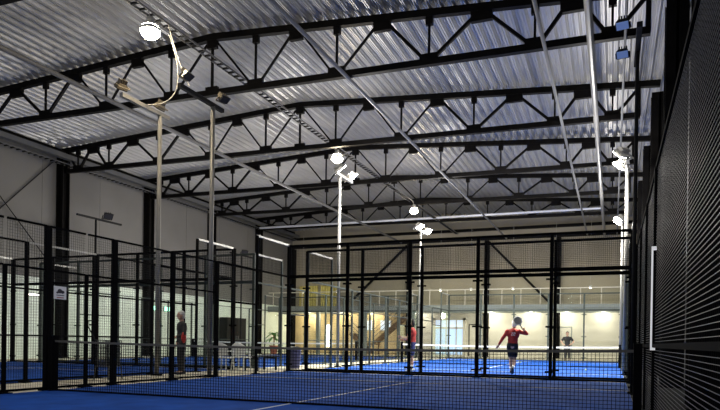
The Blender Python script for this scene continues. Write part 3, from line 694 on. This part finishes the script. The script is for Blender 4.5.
# number patch on the back of the shirt
mb = MB()
for ox in (-.055, .015):
    yb = -.128
    for (a, b) in (((0,.09),(.045,.09)), ((.045,.09),(.045,.05)), ((.045,.05),(0,.045)), ((0,.045),(0,0)), ((0,0),(.045,0))):
        mb.bar(W((.02+ox+a[0], yb, 1.24+a[1])), W((.02+ox+b[0], yb, 1.24+b[1])), .016, .016)
mb.build('shirt_number', M['racket'], t)
def racket(p, d, wid, lab, W=None):
    """padel racket: p grip end, d direction of the shaft, wid sideways direction"""
    p, d, wid = Vector(p), Vector(d).normalized(), Vector(wid).normalized(); nrm = d.cross(wid)
    t = thing('padel_racket', lab, 'racket', p)
    MB().cap(p, p+d*.14, .016, .016).build('grip', M['black'], t)
    c = p+d*.32; pts = [c+d*.135*cos(2*pi*i/24)+wid*.125*sin(2*pi*i/24) for i in range(25)]
    MB().path(pts, .017, 8).tube(p+d*.13, c-d*.10+wid*.06, .012).tube(p+d*.13, c-d*.10-wid*.06, .012).build('rim', M['racket'], t, True)
    m = MB(); m.add([q+nrm*.012 for q in pts[:24]]+[q-nrm*.012 for q in pts[:24]], [tuple(range(24)), tuple(range(47,23,-1))]); m.build('face', M['racket_face'], t)
    return t
racket(W((.31,-.02,1.44)), (-.14,-.06,.26), (.88,.0,.47), 'white rimmed racket raised beside the head of the player in red')
# second player in red behind the glass post
J = dict(STAND, elL=(-.24,.12,1.12), wrL=(-.12,.32,1.12), handL=(-.05,.42,1.16), elR=(.25,.10,1.10), wrR=(.16,.30,1.05), handR=(.10,.42,1.06), knL=(-.12,.08,.51), anL=(-.14,.02,.09), toeL=(-.17,.18,.04))
person(-6.12, 19.95, 1.75, 'player in red shirt and navy shorts partly hidden behind a glass wall post', J, 1.0, sleeve='short', pants='shorts_navy', shoes='shoe_white', socks=True)
# man in black before the white door
J = dict(STAND, elL=(-.37,-.04,1.13), wrL=(-.21,.07,.98), handL=(-.13,.13,.96), elR=(.36,-.05,1.14), wrR=(.21,.06,.97), handR=(.14,.13,.95), palmL=(0,0,-1), palmR=(0,0,-1))
person(-2.55, 40.4, pi, 'person in black shirt standing hands on hips before the white door', J, 1.02, shirt='shirt_black', sleeve='short', pants='dark_cloth', plen='long')
# grey haired person in the gap on the left
J = dict(STAND, elL=(-.27,.02,1.10), wrL=(-.22,.22,1.02), handL=(-.16,.34,1.02))
t, W, sh_o = person(-10.9, 14.2, 2.5, 'grey haired person in dark clothes with red stripe behind left fence', J, 1.0, shirt='dark_cloth', pants='dark_cloth', plen='long', hair='hair_grey')
MB().ball(W((-.27,.02,1.02)), .05, .09, .16, 12).build('red_bag', M['red'], t)

# ------------------------------------------------------------------ lights
def spot(c, aim, w, color, ang=130, r=.15):
    l = bpy.data.lights.new('flood_or_fill', 'SPOT'); l.energy = w; l.color = color; l.spot_size = math.radians(ang); l.spot_blend = .6; l.shadow_soft_size = r
    o = bpy.data.objects.new('flood_or_fill', l); col.objects.link(o); o.location = c
    o.rotation_euler = (Vector(aim)-Vector(c)).to_track_quat('-Z', 'Y').to_euler(); return o
def point(c, w, color, r=.2):
    l = bpy.data.lights.new('bulb', 'POINT'); l.energy = w; l.color = color; l.shadow_soft_size = r  # name also covers added fill lights
    o = bpy.data.objects.new('bulb', l); col.objects.link(o); o.location = c; return o
def area(c, aim, sx, sy, w, color):
    l = bpy.data.lights.new('fill_area', 'AREA'); l.shape = 'RECTANGLE'; l.size = sx; l.size_y = sy; l.energy = w; l.color = color
    o = bpy.data.objects.new('fill_area', l); col.objects.link(o); o.location = c
    o.rotation_euler = (Vector(aim)-Vector(c)).to_track_quat('-Z', 'Y').to_euler(); return o
WH = (1, .95, .86); YE = (1, .82, .55); CO = (.97, .98, 1)
for c, a in (((-9.5, 22.3, 7.4), c2), ((-9.5, 33.5, 7.2), c2b), ((.1, 22.3, 7.0), c2), ((.1, 33.5, 7.1), c2b)):
    k = 1 if c[0] < -5 else -1
    spot((c[0]+.35*k, c[1], c[2]), a, 5200, WH, 140, .3); point((c[0]+.8*k, c[1], c[2]-.3), 380, WH)
for y in (12.55, 23.94, 34.87): point((-10.7, y, 8.3), 300, YE)
for x_, y_ in ((-4.6, 4.), (-16.5, 4.)): point((x_, y_, 6.6), 520, CO, .6)  # added fill lights near the camera, no fixtures
area((-4.6, 9., 6.6), (-4.6, 9.01, 0), 5, 6, 60, CO)  # added fill over the near court
for x_ in (-23, -20, -17.5, -13.8, -8.2, -5.4, -3.0, -.6): point((x_, 46.2, 3.06), 100 if x_ < -14 else 74, (1, .85, .6) if x_ < -14 else (1, .93, .8), .06)
for x_ in (-20, -8): point((x_, 44.0, 2.9), 90, (1, .9, .75), .2)  # extra fill added to brighten the lounge, no fixtures
for y_ in (19, 24.5, 30, 36): spot((-19.5, y_, 5.2), (-25, y_+.6, 1.3), 120, (.95, 1, .93), 95, .3)  # added spots brightening the lower left wall
for y_ in (12, 17, 22): spot((-11.0, y_, 5.5), (-11.2, y_, 0), 200, (1, .93, .8), 80, .2)  # added spots brightening the floor of the gap
for x_ in (-22.5, -11.5, -6.4, -1.4): point((x_, 44.2, 4.6), 75, (1, .9, .7), .06)
point((-16.7, 30, 6.5), 700, WH, .4); point((-16.7, 21, 6.5), 350, WH, .4)  # added fill lights over the left courts
w = bpy.data.worlds.new('hall_ambient'); sc.world = w; w.use_nodes = True
w.node_tree.nodes['Background'].inputs[0].default_value = (.60, .66, .80, 1); w.node_tree.nodes['Background'].inputs[1].default_value = .18

# ------------------------------------------------------------------ camera
F_PX, TH, PIT, ROL, SY, H = 632.3, .3798, -.0044, .0145, 139.54, .968
cd = bpy.data.cameras.new('camera'); cam = bpy.data.objects.new('camera', cd); col.objects.link(cam); sc.camera = cam
cd.sensor_fit = 'HORIZONTAL'; cd.sensor_width = 36; cd.lens = F_PX*36/720; cd.shift_y = SY/720; cd.clip_start = .05; cd.clip_end = 200
f0 = Vector((-sin(TH), cos(TH), 0)); r0 = Vector((cos(TH), sin(TH), 0)); u0 = Vector((0,0,1))
f1 = f0*cos(PIT)+u0*sin(PIT); u1 = u0*cos(PIT)-f0*sin(PIT)
r2 = r0*cos(ROL)+u1*sin(ROL); u2 = u1*cos(ROL)-r0*sin(ROL)
cam.matrix_world = Matrix(((r2.x,u2.x,-f1.x,0),(r2.y,u2.y,-f1.y,0),(r2.z,u2.z,-f1.z,H),(0,0,0,1)))
sc.view_settings.view_transform = 'Standard'
sc.view_settings.look = 'None'
sc.view_settings.exposure = 0
sc.cycles.transparent_max_bounces = 64
sc.cycles.max_bounces = 8
